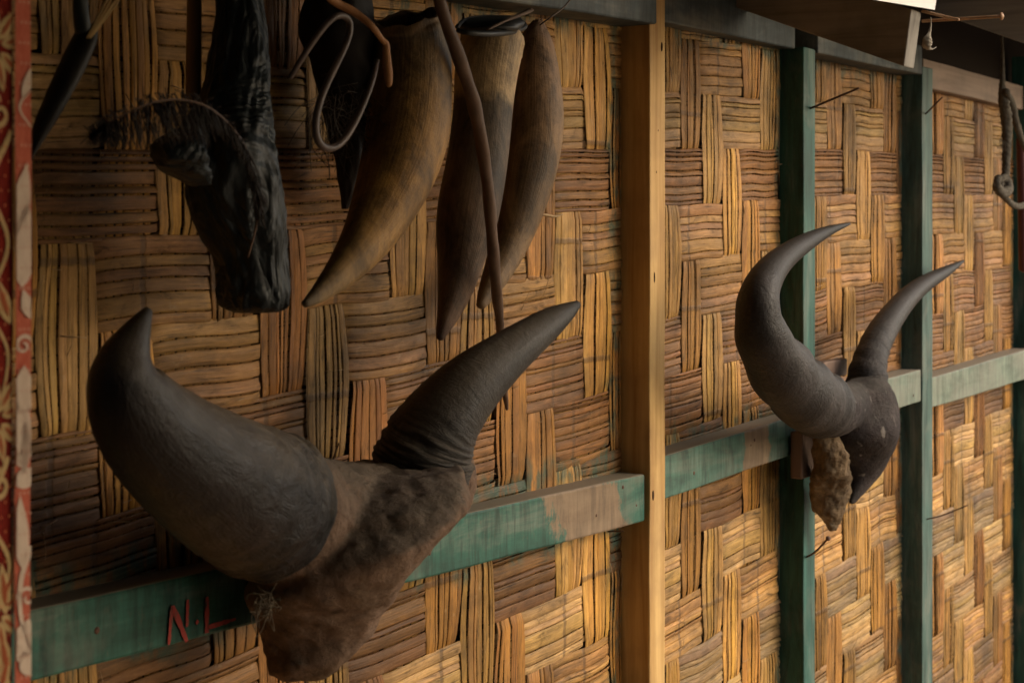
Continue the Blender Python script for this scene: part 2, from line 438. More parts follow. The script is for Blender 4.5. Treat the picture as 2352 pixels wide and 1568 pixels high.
# red painted initials on the lower left rail
def stroke(a, b, wd, dd=d1+.0022, n=10):
    A_, B_ = P(*a, dd), P(*b, dd); dv = (B_-A_); nn = Vector((-dv.z, 0, dv.x)).normalized(); V = []; F = []
    for i in range(n+1):
        t = i/n; c = A_+dv*t; k = 1.6*wd*(.75+.5*noise.noise(Vector((t*5, a[0], a[1]))))*(1-.35*abs(2*t-1)**3)
        V += [c+nn*k, c-nn*k]
        if i: o = i*2; F.append((o-2, o-1, o+1, o))
    return V, F, [(0, 0)]*len(V)
def q6(x, y): return (x*.3516, 1017+y*.3516)
s = NT('red brush paint'); nn_ = s.noise(s.coord((260, 40, 70)), 1, 5, .7)
RED = s.out(s.ramp(nn_, [(.34, (.06, .06, .045)), (.46, (.32, .05, .04))]), .7, .2)
strokes = [stroke(q6(1104, 1315), q6(1124, 1062), .0022), stroke(q6(1130, 1066), q6(1222, 1296), .0025), stroke(q6(1222, 1200), q6(1228, 1022), .0018),
           stroke(q6(1282, 1180), q6(1296, 1158), .0022, n=3), stroke(q6(1352, 1240), q6(1353, 1005), .0026), stroke(q6(1352, 1205), q6(1540, 1148), .0018)]
mk('painted_initials', *merge(*strokes)[:2], RED, rail1, smooth=False)

# knots, nail heads and cut marks on the timbers
IRON = NT('rusty iron'); _n = IRON.noise(IRON.coord((200, 200, 200)), 1, 4); IRON = IRON.out(IRON.ramp(_n, [(.3, (.035, .018, .012)), (.7, (.12, .055, .03))]), .75, .4)
def bead(p, r, mat, parent, name='nail_head', sx=1, sz=1):
    V, F = [], []; m, n = 10, 4
    for i in range(n):
        a = i/(n-1)*math.pi/2
        for j in range(m):
            t = 2*math.pi*j/m; V.append(p+Vector((math.cos(t)*math.cos(a)*r*sx, -math.sin(a)*r*.35, math.sin(t)*math.cos(a)*r*sz)))
    for i in range(n-1):
        for j in range(m): F.append((i*m+j, i*m+(j+1) % m, (i+1)*m+(j+1) % m, (i+1)*m+j))
    return mk(name, V, F, mat, parent)
KN = NT('knot').out((.05, .028, .015), .8, .1)
for px, py, dd, r, sz, par in [(223, 1447, d1, .0035, 1, rail1), (987, 1268, d1, .003, 1.3, rail1), (1370, 1183, d1, .0022, 1, rail1), (1431, 1118, d1, .003, 1, rail1), (1484-22, 1180-20, d1, .0018, 1, rail1),
                           (1594, 1086, d2, .003, 1.1, rail2), (1733, 1010, d2, .003, 1, rail2), (1725, 1022, d2, .0018, 1, rail2), (2098, 908, d2, .002, 1.4, rail3),
                           (1520, 108, .0525, .004, 1.8, post), (1503, 637, .0525, .0028, 3.0, post), (1500, 1137, .0525, .004, 2.0, post), (1512, 300, .0525, .0012, 1.5, post), (1508, 395, .0525, .0012, 1.5, post)]:
    bead(P(px, py, dd+.0004), r, KN if par is post else IRON, par, 'knot' if par is post else 'nail_head', .7 if par is post else 1, sz)

def nail(a, da, b, db, r, label, head=True, name='nail', cat='nail', mat=None, group='nails sticking out of the wall', bend=0):
    A_, B_ = P(*a, da), P(*b, db); mid = (A_+B_)/2+Vector((0, 0, bend))
    e = empty(name, A_, label, cat, group)
    v = sweep([(*A_, r), (*((A_+mid)/2+Vector((0, 0, bend*.3))), r), (*mid, r), (*B_, r*.95)], 14, 8)
    mk('shank', v[0], v[1], mat or IRON, e)
    if head:
        dv = (B_-A_).normalized()
        h = sweep([(*(B_-dv*.0006), r*2.3), (*(B_+dv*.0012), r*2.3)], 2, 12); mk('head', h[0], h[1], mat or IRON, e)
    return e

# rafters and roof
W_RAF = m_wood('dark rafter wood', (.12, .10, .075), (.22, .185, .145), 'Y', (.045, .038, .03), .5, .8)
W_END = m_wood('grey sawn face', (.13, .12, .10), (.24, .22, .19), 'Z', (.10, .09, .08), .3, .8)
def rafter(name, x, w_, d_out, z_wall, z_out, h, mat, endmat, label=None):
    y0, y1 = -d_out, .12; sl = (z_wall-z_out)/d_out; V = []; F = []
    for y in (y0, y1):
        zb = z_out+sl*(y-y0)
        tip = .012 if y == y0 else 0
        V += [(x, y, zb), (x+w_, y, zb), (x+w_, y-tip, zb+h), (x, y-tip, zb+h)]
    F = [(0, 1, 2, 3), (7, 6, 5, 4), (0, 4, 5, 1), (1, 5, 6, 2), (2, 6, 7, 3), (3, 7, 4, 0)]
    o = mk(name, V, F, mat, roof, smooth=False, mats=[mat, endmat], midx=[1, 0, 0, 0, 0, 0])
    b = o.modifiers.new('bevel', 'BEVEL'); b.width = .002; b.segments = 2
    if label: o['label'] = label
    return o
roof = empty('eave_roof', (2.6, -.2, .4), 'dark overhanging eave with sooty rafters along the top of the bamboo wall', 'roof')
rafter('rafter', 2.632, .048, .318, .386, .262, .088, W_RAF, W_END)
W_RG = m_wood('grey rafter wood', (.24, .23, .22), (.38, .37, .36), 'Y', (.12, .11, .10), .4, .8)
rafter('rafter', 3.62, .06, .45, .494, .31, .14, W_RG, W_END)
rafter('rafter', 1.55, .05, .318, .43, .34, .10, W_RAF, W_END)
rafter('rafter', .62, .05, .318, .43, .34, .10, W_RAF, W_END)
TIN = NT('sooty tin'); _n = TIN.noise(TIN.coord((6, 6, 6)), 1, 6); TIN = TIN.out(TIN.ramp(_n, [(.3, (.03, .03, .03)), (.7, (.08, .075, .07))]), .8, .2)
def sheet(name, x0, x1, y0, y1, z0, z1, mat, parent, n=90):
    V, F = [], []
    for i in range(n+1):
        x = x0+(x1-x0)*i/n; c = .008*math.sin(i*math.pi/2.5)
        V += [(x, y0, z0+c), (x, y1, z1+c)]
        if i: o = i*2; F.append((o-2, o, o+1, o-1))
    o = mk(name, V, F, mat, parent); m = o.modifiers.new('t', 'SOLIDIFY'); m.thickness = .002; return o
sheet('roof_sheet', 2.61, 6.0, -.50, .3, .47, .74, TIN, roof)
sheet('roof_sheet', -3.2, 2.6, -2.9, .3, .46, .62, TIN, roof)  # unseen sheet, stretched far out to shade the left of the wall

DKW = m_wood('dark blocker planks', (.05, .038, .028), (.09, .07, .05), 'Z', (.03, .025, .02), .5, .8)
blocker = empty('light_blocking_wall', (-1.3, -2.4, -1.5), 'unseen dark plank walls added to keep light out, an invented porch behind and left of the viewer', 'wall')  # unseen planks, added only to keep light off the left of the hut wall
def slab(name, a, b, mat, parent):
    V = [(x, y, z) for x in (a[0], b[0]) for y in (a[1], b[1]) for z in (a[2], b[2])]
    return mk(name, V, [(0, 1, 3, 2), (4, 6, 7, 5), (0, 4, 5, 1), (2, 3, 7, 6), (0, 2, 6, 4), (1, 5, 7, 3)], mat, parent, smooth=False)
for i in range(12): slab('plank', (-1.3+i*.2, -2.43, -1.5), (-1.105+i*.2, -2.40, .47), DKW, blocker)
for i in range(12): slab('plank', (-1.33, -2.38+i*.2, -1.5), (-1.30, -2.185+i*.2, .47), DKW, blocker)
# ------------------------------------------------------------------ buffalo skulls
def m_horn(name, c0, c1, c2, dust=.55, rough=.45, dustc=(.16, .128, .092), sv=5, su=60, gs=(6, 9, 1)):
    s = NT(name)
    g = s.noise(s.coord((su, sv, 1), 'UV'), 1, 6, .65, .5); b = s.noise(s.coord((14, 14, 14)), 1, 5, .6, .4)
    f = s.noise(s.coord((120, 120, 120)), 1, 4, .7)
    c = s.ramp(b, [(.3, c0), (.55, c1), (.78, c2)])
    c = s.mix(1.0, c, s.ramp(g, [(.3, .8), (.7, 1.2)]), 'MULTIPLY')
    c = s.mix(s.math('MULTIPLY', s.ramp(f, [(.62, 0.0), (.74, 1.0)]), .2), c, dustc)
    geo = s.n('ShaderNodeNewGeometry'); sn = s.n('ShaderNodeSeparateXYZ'); s.l(geo.outputs['Normal'], sn.inputs[0])
    dm = s.math('MULTIPLY', s.ramp(sn.outputs[2], [(.05, 0.0), (.8, 1.0)]), s.ramp(b, [(.3, dust*1.2), (.7, dust*.7)]))
    c = s.mix(dm, c, dustc)
    su_ = s.n('ShaderNodeSeparateXYZ'); s.l(s.coord((1, 1, 1), 'UV'), su_.inputs[0])
    c = s.mix(1.0, c, s.ramp(su_.outputs[1], [(.05, .45), (.30, 1.0)]), 'MULTIPLY')
    wt = s.ramp(su_.outputs[1], [(.3, .12), (.62, .35), (.9, 1.0)])
    gm = s.noise(s.coord(gs, 'UV'), 1, 7, .7, 1.6)
    c = s.mix(wt, c, s.mix(1.0, c, s.ramp(gm, [(.34, .35), (.5, 1.0), (.68, 1.6)]), 'MULTIPLY'))
    fine = s.noise(s.coord((38, 38, 38), loc=(1, 2, 3)), 1, 7, .75, 1.5)
    c = s.mix(wt, c, s.mix(1.0, c, s.ramp(fine, [(.36, .5), (.5, 1.0), (.66, 1.5)]), 'MULTIPLY'))
    h = s.math('ADD', s.math('MULTIPLY', g, .08), s.math('ADD', s.math('MULTIPLY', f, .25), s.math('MULTIPLY', wt, s.math('ADD', s.math('MULTIPLY', gm, 2.0), s.math('MULTIPLY', fine, 1.1)))))
    s.bump(h, .75, .0045)
    return s.out(c, s.ramp(g, [(.3, rough), (.7, rough+.2)]), .3)
HORN_A = m_horn('black brown horn', (.003, .002, .002), (.007, .004, .004), (.018, .010, .008), .62, .32)
HORN_B = m_horn('grey dusted horn', (.014, .012, .011), (.034, .029, .025), (.06, .05, .04), .55, .45, gs=(3.5, 34, 1))
HORN_C = m_horn('dark ringed horn', (.006, .005, .005), (.014, .011, .011), (.030, .023, .021), .10, .45, gs=(2.5, 26, 1))
def m_skull(name, a, b, c, dust=.5, specks=0):
    s = NT(name)
    n1 = s.noise(s.coord((13, 13, 13)), 1, 6, .65, .8); n2 = s.noise(s.coord((70, 70, 60)), 1, 7, .75, .3)
    col = s.ramp(n1, [(.3, a), (.5, b), (.72, c)])
    col = s.mix(1.0, col, s.ramp(n2, [(.3, .5), (.5, 1.0), (.75, 1.35)]), 'MULTIPLY')
    n3 = s.noise(s.coord((38, 38, 38), loc=(6, 1, 4)), 1, 8, .8, .2); n4 = s.noise(s.coord((24, 24, 90), loc=(2, 8, 4)), 1, 6, .7, 1.0)
    col = s.mix(1.0, col, s.ramp(n3, [(.34, .45), (.42, .92), (.6, 1.1), (.68, 1.45)]), 'MULTIPLY')
    col = s.mix(s.ramp(n4, [(.30, .6), (.345, 0.0)]), col, (.02, .012, .008))
    geo = s.n('ShaderNodeNewGeometry'); sn = s.n('ShaderNodeSeparateXYZ'); s.l(geo.outputs['Normal'], sn.inputs[0])
    col = s.mix(s.math('MULTIPLY', s.ramp(sn.outputs[2], [(.1, 0.0), (.8, 1.0)]), dust), col, (.13, .12, .095))
    if specks: col = s.mix(s.math('MULTIPLY', s.ramp(s.noise(s.coord((48, 48, 30), loc=(9, 9, 9)), 1, 2, .5), [(.66, 0.0), (.71, 1.0)]), specks), col, (.28, .25, .22))
    s.bump(s.math('ADD', s.math('MULTIPLY', n2, .7), s.math('ADD', n3, s.math('MULTIPLY', n4, .5))), 1.0, .007)
    return s.out(col, .8, .25)
SK_A = m_skull('brown hide on skull', (.13, .080, .046), (.18, .112, .074), (.24, .158, .11), .5)
SK_B = m_skull('dark furred hide', (.016, .012, .012), (.030, .022, .021), (.06, .045, .042), .25, .6)
BONE = m_skull('weathered bone', (.06, .04, .022), (.14, .092, .048), (.36, .30, .22), .1)
def remesh(o, vox, disp=.003, size=.03, it=4):
    m = o.modifiers.new('r', 'REMESH'); m.mode = 'VOXEL'; m.voxel_size = vox; m.use_smooth_shade = True
    m = o.modifiers.new('s', 'SMOOTH'); m.iterations = it; m.factor = .6
    t = bpy.data.textures.new('clouds', 'CLOUDS'); t.noise_scale = size; t.noise_depth = 4
    m = o.modifiers.new('d', 'DISPLACE'); m.texture = t; m.strength = disp; m.texture_coords = 'LOCAL'

def nz(*a): return noise.noise(Vector(a))
# left: the big pair
c = P(830, 1200, .12)
sk1 = empty('buffalo_skull', c, 'huge buffalo skull with thick black horns hung over the lower left rail', 'buffalo skull', 'buffalo skulls hung on the wall')
def rad_l(s, th, C):
    f = 1+.02*nz(s*6, math.cos(th)*1.2, math.sin(th)*1.2)
    if s > .55: f += (s-.55)*(.14*nz(s*50+2*math.cos(th), math.cos(th)*2, math.sin(th)*2)+.05*nz(s*14, math.cos(th)*14, math.sin(th)*14))
    if s > .95: f += (s-.95)*.6
    return f
v = sweep(pxs([(341, 712, .215, 11), (326, 738, .215, 24), (303, 785, .212, 46), (287, 830, .21, 68), (288, 890, .208, 93), (337, 980, .20, 122), (440, 1066, .188, 146),
               (540, 1127, .172, 165), (585, 1150, .162, 170), (608, 1161, .156, 170)]), 120, 48, rad_l, capk=0)
mk('horn', *v[:2], HORN_A, sk1, uv=v[2])
def rad_r(s, th, C):
    f = 1+.02*nz(s*5, math.cos(th)*1.5, math.sin(th)*1.5)
    if s > .60:
        k = (s-.60)/.4
        f += min(k*1.3, .9)*(.17*nz(s*62+1.2*nz(math.cos(th)*2, math.sin(th)*2, s*5), math.cos(th)*.9, math.sin(th)*.9)+.05*nz(s*24, math.cos(th)*2, math.sin(th)*2))
    return f
v = sweep(pxs([(1326, 699, .20, 9), (1300, 717, .20, 22), (1253, 748, .195, 38), (1172, 808, .185, 54), (1085, 880, .17, 74), (1024, 950, .155, 90),
               (990, 1010, .142, 104), (975, 1052, .135, 113), (968, 1085, .13, 112)]), 150, 48, rad_r, capk=0)
hb = mk('horn', *v[:2], HORN_B, sk1, uv=v[2]); hb['label'] = 'grey dusty horn with deep rings at its base'
m_a = sweep(pxs([(570, 1165, .15, 110), (635, 1183, .142, 150), (700, 1195, .135, 148), (770, 1188, .128, 130), (860, 1172, .12, 107), (940, 1150, .105, 108), (985, 1105, .108, 110), (975, 1070, .118, 104)]), 40, 32)
m_b = loft([(700, 1085, 1062, 1070, .125, .09), (662, 1140, 1070, 1110, .135, .13), (648, 1200, 1070, 1160, .14, .15), (612, 1290, 1002, 1222, .138, .14), (562, 1362, 942, 1300, .132, .105), (590, 1412, 898, 1375, .125, .068),
            (606, 1475, 858, 1440, .12, .046), (616, 1525, 812, 1494, .12, .036), (628, 1548, 782, 1528, .118, .026), (652, 1562, 752, 1550, .115, .014)], 60, 36,
           lambda s, th, c: 1+.05*nz(s*9, math.cos(th)*2, math.sin(th)*2)+(.09*nz(s*34, math.cos(th)*4, 9) if s > .5 else 0), 2.7)
vs, fs, _ = merge(m_a, m_b)
face1 = mk('skull', vs, fs, SK_A, sk1); remesh(face1, .0036, .007, .02, 2)
# torn hide lip at the left edge of the face
def tuft(name, px, py, d, n, length, spread, mat, parent, ddir=(0, 0, -1), rpx=30, r=.0005):
    Vv = []
    for i in range(n):
        a = P(px+random.uniform(-rpx, rpx), py+random.uniform(-rpx, rpx), d+random.uniform(-.01, .01))
        dv = Vector(ddir)*length*random.uniform(.4, 1)+Vector([random.gauss(0, spread) for _ in range(3)])
        m_ = a+dv*.5+Vector([random.gauss(0, spread*.4) for _ in range(3)])
        Vv.append(sweep([(*a, r), (*m_, r*.8), (*(a+dv), r*.3)], 7, 4))
    return mk(name, *merge(*Vv)[:2], mat, parent)
HAIR = NT('coarse hair').out((.09, .07, .045), .7, .2)
tuft('hair', 610, 1385, .165, 60, .012, .008, HAIR, sk1, (-.4, -.2, -.6), 22, .0005)
nail((762, 1062), .07, (778, 1018), .13, .0009, 'thin bent nail holding the huge skull between its horns', False)

# right: the smaller ringed pair
c = P(1960, 950, .12)
sk2 = empty('buffalo_skull', c, 'smaller dark buffalo skull with curved ringed horns hung beside the middle stud', 'buffalo skull', 'buffalo skulls hung on the wall')
def rad_2(s, th, C):
    f = 1+.015*nz(s*6, math.cos(th), math.sin(th)); k = max(0, min(1, (s-.42)/.25))
    inner = .5+.5*math.cos(th-2.4)
    return f+k*(.045*math.sin(s*56+1.5*nz(math.cos(th), math.sin(th), s*5))+.05*nz(s*26, math.cos(th)*1.3, 1)*(.5+inner))
v = sweep(pxs([(1951, 514, .16, 3), (1903, 530, .165, 12), (1848, 558, .175, 22), (1802, 590, .18, 29), (1768, 625, .185, 37), (1743, 675, .19, 46), (1742, 735, .19, 56), (1760, 798, .187, 66),
               (1802, 860, .178, 76), (1850, 908, .165, 78), (1878, 926, .158, 77), (1896, 934, .153, 72)]), 150, 40, rad_2, capk=0)
mk('horn', *v[:2], HORN_C, sk2, uv=v[2])
v = sweep(pxs([(2212, 600, .10, 3), (2172, 624, .10, 13), (2122, 652, .105, 20), (2082, 686, .11, 25), (2048, 728, .113, 30), (2020, 772, .115, 35), (2001, 818, .118, 38),
               (1992, 862, .12, 46), (1992, 900, .12, 54)]), 110, 36,
          lambda s, th, C: 1+.012*nz(s*6, math.cos(th), math.sin(th))+(max(0, s-.55)*.10*math.sin(s*75+math.cos(th)) if s > .55 else 0))
mk('horn', *v[:2], HORN_C, sk2, uv=v[2])
ca2 = sweep(pxs([(1870, 925, .155, 50), (1900, 938, .15, 66), (1935, 935, .135, 56), (1975, 915, .125, 44)]), 20, 24)
l2 = loft([(1948, 872, 2026, 862, .135, .035), (1936, 890, 2046, 888, .14, .055), (1926, 925, 2062, 920, .14, .07), (1900, 975, 2068, 968, .14, .072), (1890, 1008, 2064, 1008, .135, .066),
           (1915, 1045, 2046, 1050, .125, .052), (1938, 1085, 2022, 1092, .12, .040), (1949, 1120, 1994, 1124, .12, .026), (1950, 1155, 1962, 1157, .12, .010)], 50, 32)
f2 = mk('skull', *merge(ca2, l2)[:2], SK_B, sk2); remesh(f2, .004, .004, .03)
def rb(s, th, c): return 1+.16*nz(s*8, math.cos(th)*2, math.sin(th)*2)
b2 = loft([(1868, 992, 1925, 1000, .118, .016), (1866, 1030, 1942, 1030, .12, .022), (1868, 1065, 1952, 1062, .118, .026), (1862, 1095, 1956, 1092, .112, .03),
           (1860, 1118, 1954, 1116, .10, .032), (1862, 1150, 1950, 1148, .095, .030), (1874, 1178, 1940, 1172, .095, .024), (1895, 1204, 1928, 1200, .095, .016), (1908, 1218, 1922, 1217, .095, .006)], 50, 28, rb)
bo = mk('jaw_bone', b2[0], b2[1], BONE, sk2); remesh(bo, .0022, .009, .015, 1); bo['label'] = 'pale weathered broken bone under the dark skull'
# wooden bracket blocks that carry the skull
WB = m_wood('brown bracket wood', (.11, .07, .05), (.18, .12, .09), 'Z', (.06, .04, .03), .4)
def blockpx(name, pl, pr, pt, pb, d, th, mat, parent):
    A_, B_ = P(pl, pt, d), P(pr, pb, d); zb = A_.z-(pb-pt)*K(pl, d)
    return board(name, A_.x, B_.x, (A_.z, zb), (A_.z, zb), A_.y, A_.y+th, mat, parent, seg=3, jit=.0008)
brk = empty('wooden_bracket', P(1880, 1050, .05), 'brown wooden bracket blocks nailed to the stud behind the smaller buffalo skull', 'bracket')
blockpx('back_block', 1842, 1915, 992, 1101, .075, .022, WB, brk)
blockpx('upper_block', 1893, 1947, 832, 872, .07, .022, WB, brk)

# ------------------------------------------------------------------ hollow horns hanging under the plate
def m_hung(name, tip, mid, top, band=.2, edge=.04, fl=(.34, .23, .12)):
    s = NT(name)
    g = s.noise(s.coord((70, 2.5, 1), 'UV'), 1, 6, .65, .35); b = s.noise(s.coord((22, 22, 10)), 1, 6, .65, .6); f = s.noise(s.coord((130, 130, 130)), 1, 5, .7)
    sp = s.n('ShaderNodeSeparateXYZ'); s.l(s.coord((1, 1, 1), 'UV'), sp.inputs[0])
    vv = s.math('ADD', sp.outputs[1], s.math('MULTIPLY', s.math('SUBTRACT', s.noise(s.coord((16, 16, 8), loc=(4, 4, 4)), 1, 5, .7), .5), edge*2.2))
    c = s.ramp(vv, [(.0, fl), (band, fl), (band+.03, top), (.55, mid), (.95, tip)])
    c = s.mix(1.0, c, s.ramp(g, [(.32, .60), (.68, 1.0)]), 'MULTIPLY')
    b2_ = s.noise(s.coord((45, 45, 18), loc=(7, 7, 7)), 1, 6, .7, .8)
    c = s.mix(1.0, c, s.ramp(b, [(.34, .35), (.5, .9), (.72, 1.35)]), 'MULTIPLY')
    c = s.mix(1.0, c, s.ramp(b2_, [(.34, .45), (.5, 1.0), (.7, 1.25)]), 'MULTIPLY')
    c = s.mix(s.math('MULTIPLY', s.ramp(f, [(.6, 0.0), (.75, 1.0)]), .35), c, (.2, .16, .12))
    s.bump(s.math('ADD', s.math('MULTIPLY', g, .8), f), .5, .002)
    return s.out(c, .55, .3)
def hung(rows, mat, label, n=110, seed=0, mouth=True):
    pts = pxs(rows); t = Vector(pts[0][:3])
    e = empty('hanging_horn', t, label, 'horn', 'hollow horns hanging under the plate')
    def rr(s, th, C):
        f = 1+.02*nz(s*5+seed, math.cos(th)*1.3, math.sin(th)*1.3)+.008*nz(s*3, math.cos(th)*9, math.sin(th)*9+seed)
        if s < .10: f += .06*nz(s*20+seed, math.cos(th)*3, math.sin(th)*3)
        return f
    V, F, U = sweep(pts, n, 48, rr, (False, True))
    # ragged rim: push the first rings up and down, then turn the wall inside
    m = 48; V = [np.array(q) for q in V]
    for j in range(m):
        th = 2*math.pi*j/m; dz = .006*nz(math.cos(th)*2+seed, math.sin(th)*2, 0)+.002*nz(math.cos(th)*7, math.sin(th)*7, seed)
        for i in range(4): V[i*m+j][2] += dz*(1-i/4)
    o = mk('horn_shell', V, F, mat, e, uv=U); md = o.modifiers.new('t', 'SOLIDIFY'); md.thickness = .004; md.offset = -1
    return e
H1M = m_hung('green brown horn', (.24, .165, .08), (.42, .22, .055), (.16, .11, .055), .07, .05, (.30, .19, .09))
H2M = m_hung('two tone horn', (.14, .08, .05), (.18, .11, .065), (.15, .11, .07), .24, .06, (.60, .42, .22))
H3M = m_hung('reddish horn', (.18, .115, .06), (.30, .18, .08), (.33, .20, .11), .12, .10, (.31, .20, .13))
h3 = hung([(1236, 48, .055, 12), (1232, 80, .055, 33), (1228, 120, .056, 49), (1226, 170, .058, 60), (1226, 250, .06, 70), (1222, 330, .06, 71), (1208, 410, .06, 66), (1190, 490, .06, 56), (1170, 560, .06, 44),
      (1145, 620, .062, 34), (1120, 670, .065, 23), (1104, 702, .067, 11)], H3M, 'reddish brown hanging horn with pointed top nearest the bare post', seed=3)
h2 = hung([(1134, 76, .095, 72), (1128, 110, .095, 73), (1118, 150, .095, 74), (1111, 230, .096, 69), (1105, 300, .098, 69), (1095, 380, .10, 71), (1082, 450, .10, 73), (1070, 520, .10, 70), (1058, 600, .10, 54),
      (1047, 661, .10, 42), (1030, 720, .10, 27), (1016, 760, .10, 15), (1010, 778, .10, 8)], H2M, 'middle hanging horn with pale fibrous upper band and black lid', seed=6)
h1 = hung([(938, 40, .135, 84), (944, 70, .135, 88), (948, 110, .135, 88), (947, 180, .137, 92), (941, 260, .14, 96), (929, 340, .145, 95), (900, 430, .15, 84), (853, 532, .155, 63),
      (802, 604, .16, 45), (757, 652, .162, 30), (718, 686, .165, 16), (700, 698, .165, 9)], H1M, 'largest hanging horn, brown with worn amber edge, beside the looped cord', seed=1)
# lids / rims
BLK = NT('black rubber'); _n = BLK.noise(BLK.coord((60, 60, 60)), 1, 4); BLK = BLK.out(BLK.ramp(_n, [(.3, (.008, .009, .010)), (.7, (.025, .026, .026))]), .5, .4)
lid = sweep(pxs([(1050, 70, .13, 6), (1080, 76, .145, 7), (1130, 78, .15, 7), (1180, 72, .13, 7), (1206, 60, .11, 6), (1180, 44, .10, 5), (1120, 40, .085, 5), (1070, 46, .09, 5), (1050, 62, .12, 5)]), 60, 10)
lv = loft([(1062, 48, 1196, 40, .10, .03), (1050, 58, 1206, 54, .11, .04), (1062, 72, 1190, 70, .12, .035)], 10, 28)
mk('lid', *merge(lid, lv)[:2], BLK, h2)
BARK = m_wood('curl of bark', (.09, .06, .045), (.17, .12, .09), 'X', (.05, .04, .03), .3)
v = sweep(pxs([(1120, 68, .15, 5), (1160, 48, .15, 6), (1200, 32, .15, 8), (1218, 24, .15, 9)]), 24, 12, lambda s, th, C: 1+.2*nz(s*6, math.cos(th)*2, math.sin(th)*2), flat=.6)
mk('bark_rim', *v[:2], BARK, h2)

# ------------------------------------------------------------------ cords, vines, sticks
def tube(name, rows, mat, label, cat, n=80, m=12, rad=None, group=None, parent=None, uv=True):
    pts = pxs(rows); v = sweep(pts, n, m, rad)
    if parent: return mk(name, *v[:2], mat, parent, uv=v[2])
    return tag(mk(name, *v[:2], mat, None, loc=pts[0][:3], uv=v[2]), label, cat, group)
def m_simple(name, a, b, sc=60, rough=.6, st=.4, spec=.3):
    s = NT(name); n = s.noise(s.coord((sc, sc, sc*.4)), 1, 5, .65); s.bump(n, st, .002)
    return s.out(s.ramp(n, [(.3, a), (.7, b)]), rough, spec)
CORD = m_simple('grey brown cord', (.055, .038, .032), (.12, .085, .07), 40, .45)
VINE = m_simple('brown vine', (.075, .042, .026), (.14, .082, .052), 70, .6)
TWIG = m_simple('orange twig', (.20, .085, .03), (.36, .17, .065), 80, .6)
tube('looped_cord', [(666, 180, .16, 6), (690, 140, .17, 7), (730, 80, .18, 7.5), (765, 38, .185, 8), (792, 36, .185, 8), (806, 56, .185, 8), (798, 96, .185, 8), (772, 150, .185, 8), (740, 215, .185, 8.5), (724, 275, .185, 9),
      (727, 322, .185, 9), (748, 342, .185, 9), (778, 336, .185, 8.5), (806, 300, .185, 8), (833, 245, .185, 7.5), (856, 185, .185, 7), (866, 140, .17, 6)], CORD, 'stiff grey brown cord bent in a long hanging loop left of the largest horn', 'cord', 160)
tube('broken_twig', [(748, -12, .2, 9), (775, 8, .2, 10), (820, 32, .21, 9), (855, 62, .22, 8), (878, 92, .22, 7), (886, 102, .22, 8), (888, 130, .22, 10), (891, 165, .22, 11), (893, 192, .22, 8), (893, 199, .22, 4)], TWIG,
     'orange brown twig with snapped end hanging over the largest horn', 'twig', 80, rad=lambda s, th, C: 1+.12*nz(s*14, math.cos(th)*2, math.sin(th)*2))
tube('hanging_vine', [(1003, -20, .19, 13), (1020, 40, .19, 15), (1050, 120, .19, 16), (1078, 200, .185, 16), (1096, 270, .18, 16), (1110, 350, .175, 15), (1122, 440, .17, 14), (1128, 520, .165, 13.5), (1133, 590, .155, 14),
      (1140, 660, .14, 13), (1146, 720, .125, 11), (1150, 770, .115, 9), (1154, 850, .10, 8), (1160, 905, .09, 8), (1165, 940, .085, 3)], VINE,
     'long brown woody vine hanging down across the middle horn', 'vine', 140, rad=lambda s, th, C: 1+.10*nz(s*25, math.cos(th)*1.5, math.sin(th)*1.5)+.05*math.sin(s*60+th*2))
WIRE = m_simple('thin wire', (.06, .045, .035), (.12, .09, .07), 50)
tube('thin_tie', [(1240, 58, .07, 1.6), (1262, 42, .09, 1.8), (1285, 26, .09, 1.8), (1300, 12, .09, 1.8), (1314, -6, .085, 1.8)], WIRE, 'thin fibre tie running up from the reddish horn', 'tie', 24, 6)
POLE = m_simple('old cane', (.22, .125, .04), (.34, .21, .08), 30, .5)
tube('bamboo_pole', [(447, -60, .06, 17), (446, 40, .06, 17), (445, 120, .06, 18), (444, 205, .06, 18), (444, 232, .06, 18)], POLE, 'short upright bamboo pole end behind the dark feather', 'pole', 60, 20,
     rad=lambda s, th, C: 1+.10*math.exp(-((s-.9)/.012)**2))
# dark sheath and straw at the far left
DK = m_simple('black leather', (.006, .006, .006), (.022, .017, .013), 50, .6)
sh = empty('dark_sheath', P(180, 80, .1), 'dark tapering sheath slanting down behind the curtain edge', 'sheath')
v = sweep(pxs([(206, 62, .14, 26), (190, 100, .14, 37), (160, 165, .14, 38), (128, 230, .14, 34), (98, 290, .14, 27), (74, 345, .14, 14), (66, 372, .14, 5)]), 50, 24, lambda s, th, C: 1+.04*nz(s*8, math.cos(th), math.sin(th)), flat=.6)
mk('sheath_body', *v[:2], DK, sh)
HND = m_simple('worn dark handle', (.012, .018, .018), (.035, .04, .038), 40, .5)
v = sweep(pxs([(184, -40, .14, 17), (185, 20, .14, 18), (190, 62, .14, 20), (198, 80, .14, 22)]), 30, 20); mk('grip', *v[:2], HND, sh)
STR = m_simple('dry straw', (.30, .20, .07), (.5, .36, .16), 60, .6)
vv = [sweep(pxs([(280+a, -20, .16, 3.2), (240+a*.6, 40, .16, 3.5), (206+a*.25, 88, .155, 2)]), 12, 6, flat=.5) for a in (-26, -14, -3, 8, 0)]
tag(mk('straw_wisp', *merge(*vv)[:2], STR, None, loc=P(240, 40, .16)), 'pale straw blades stuck beside the dark sheath', 'straw')
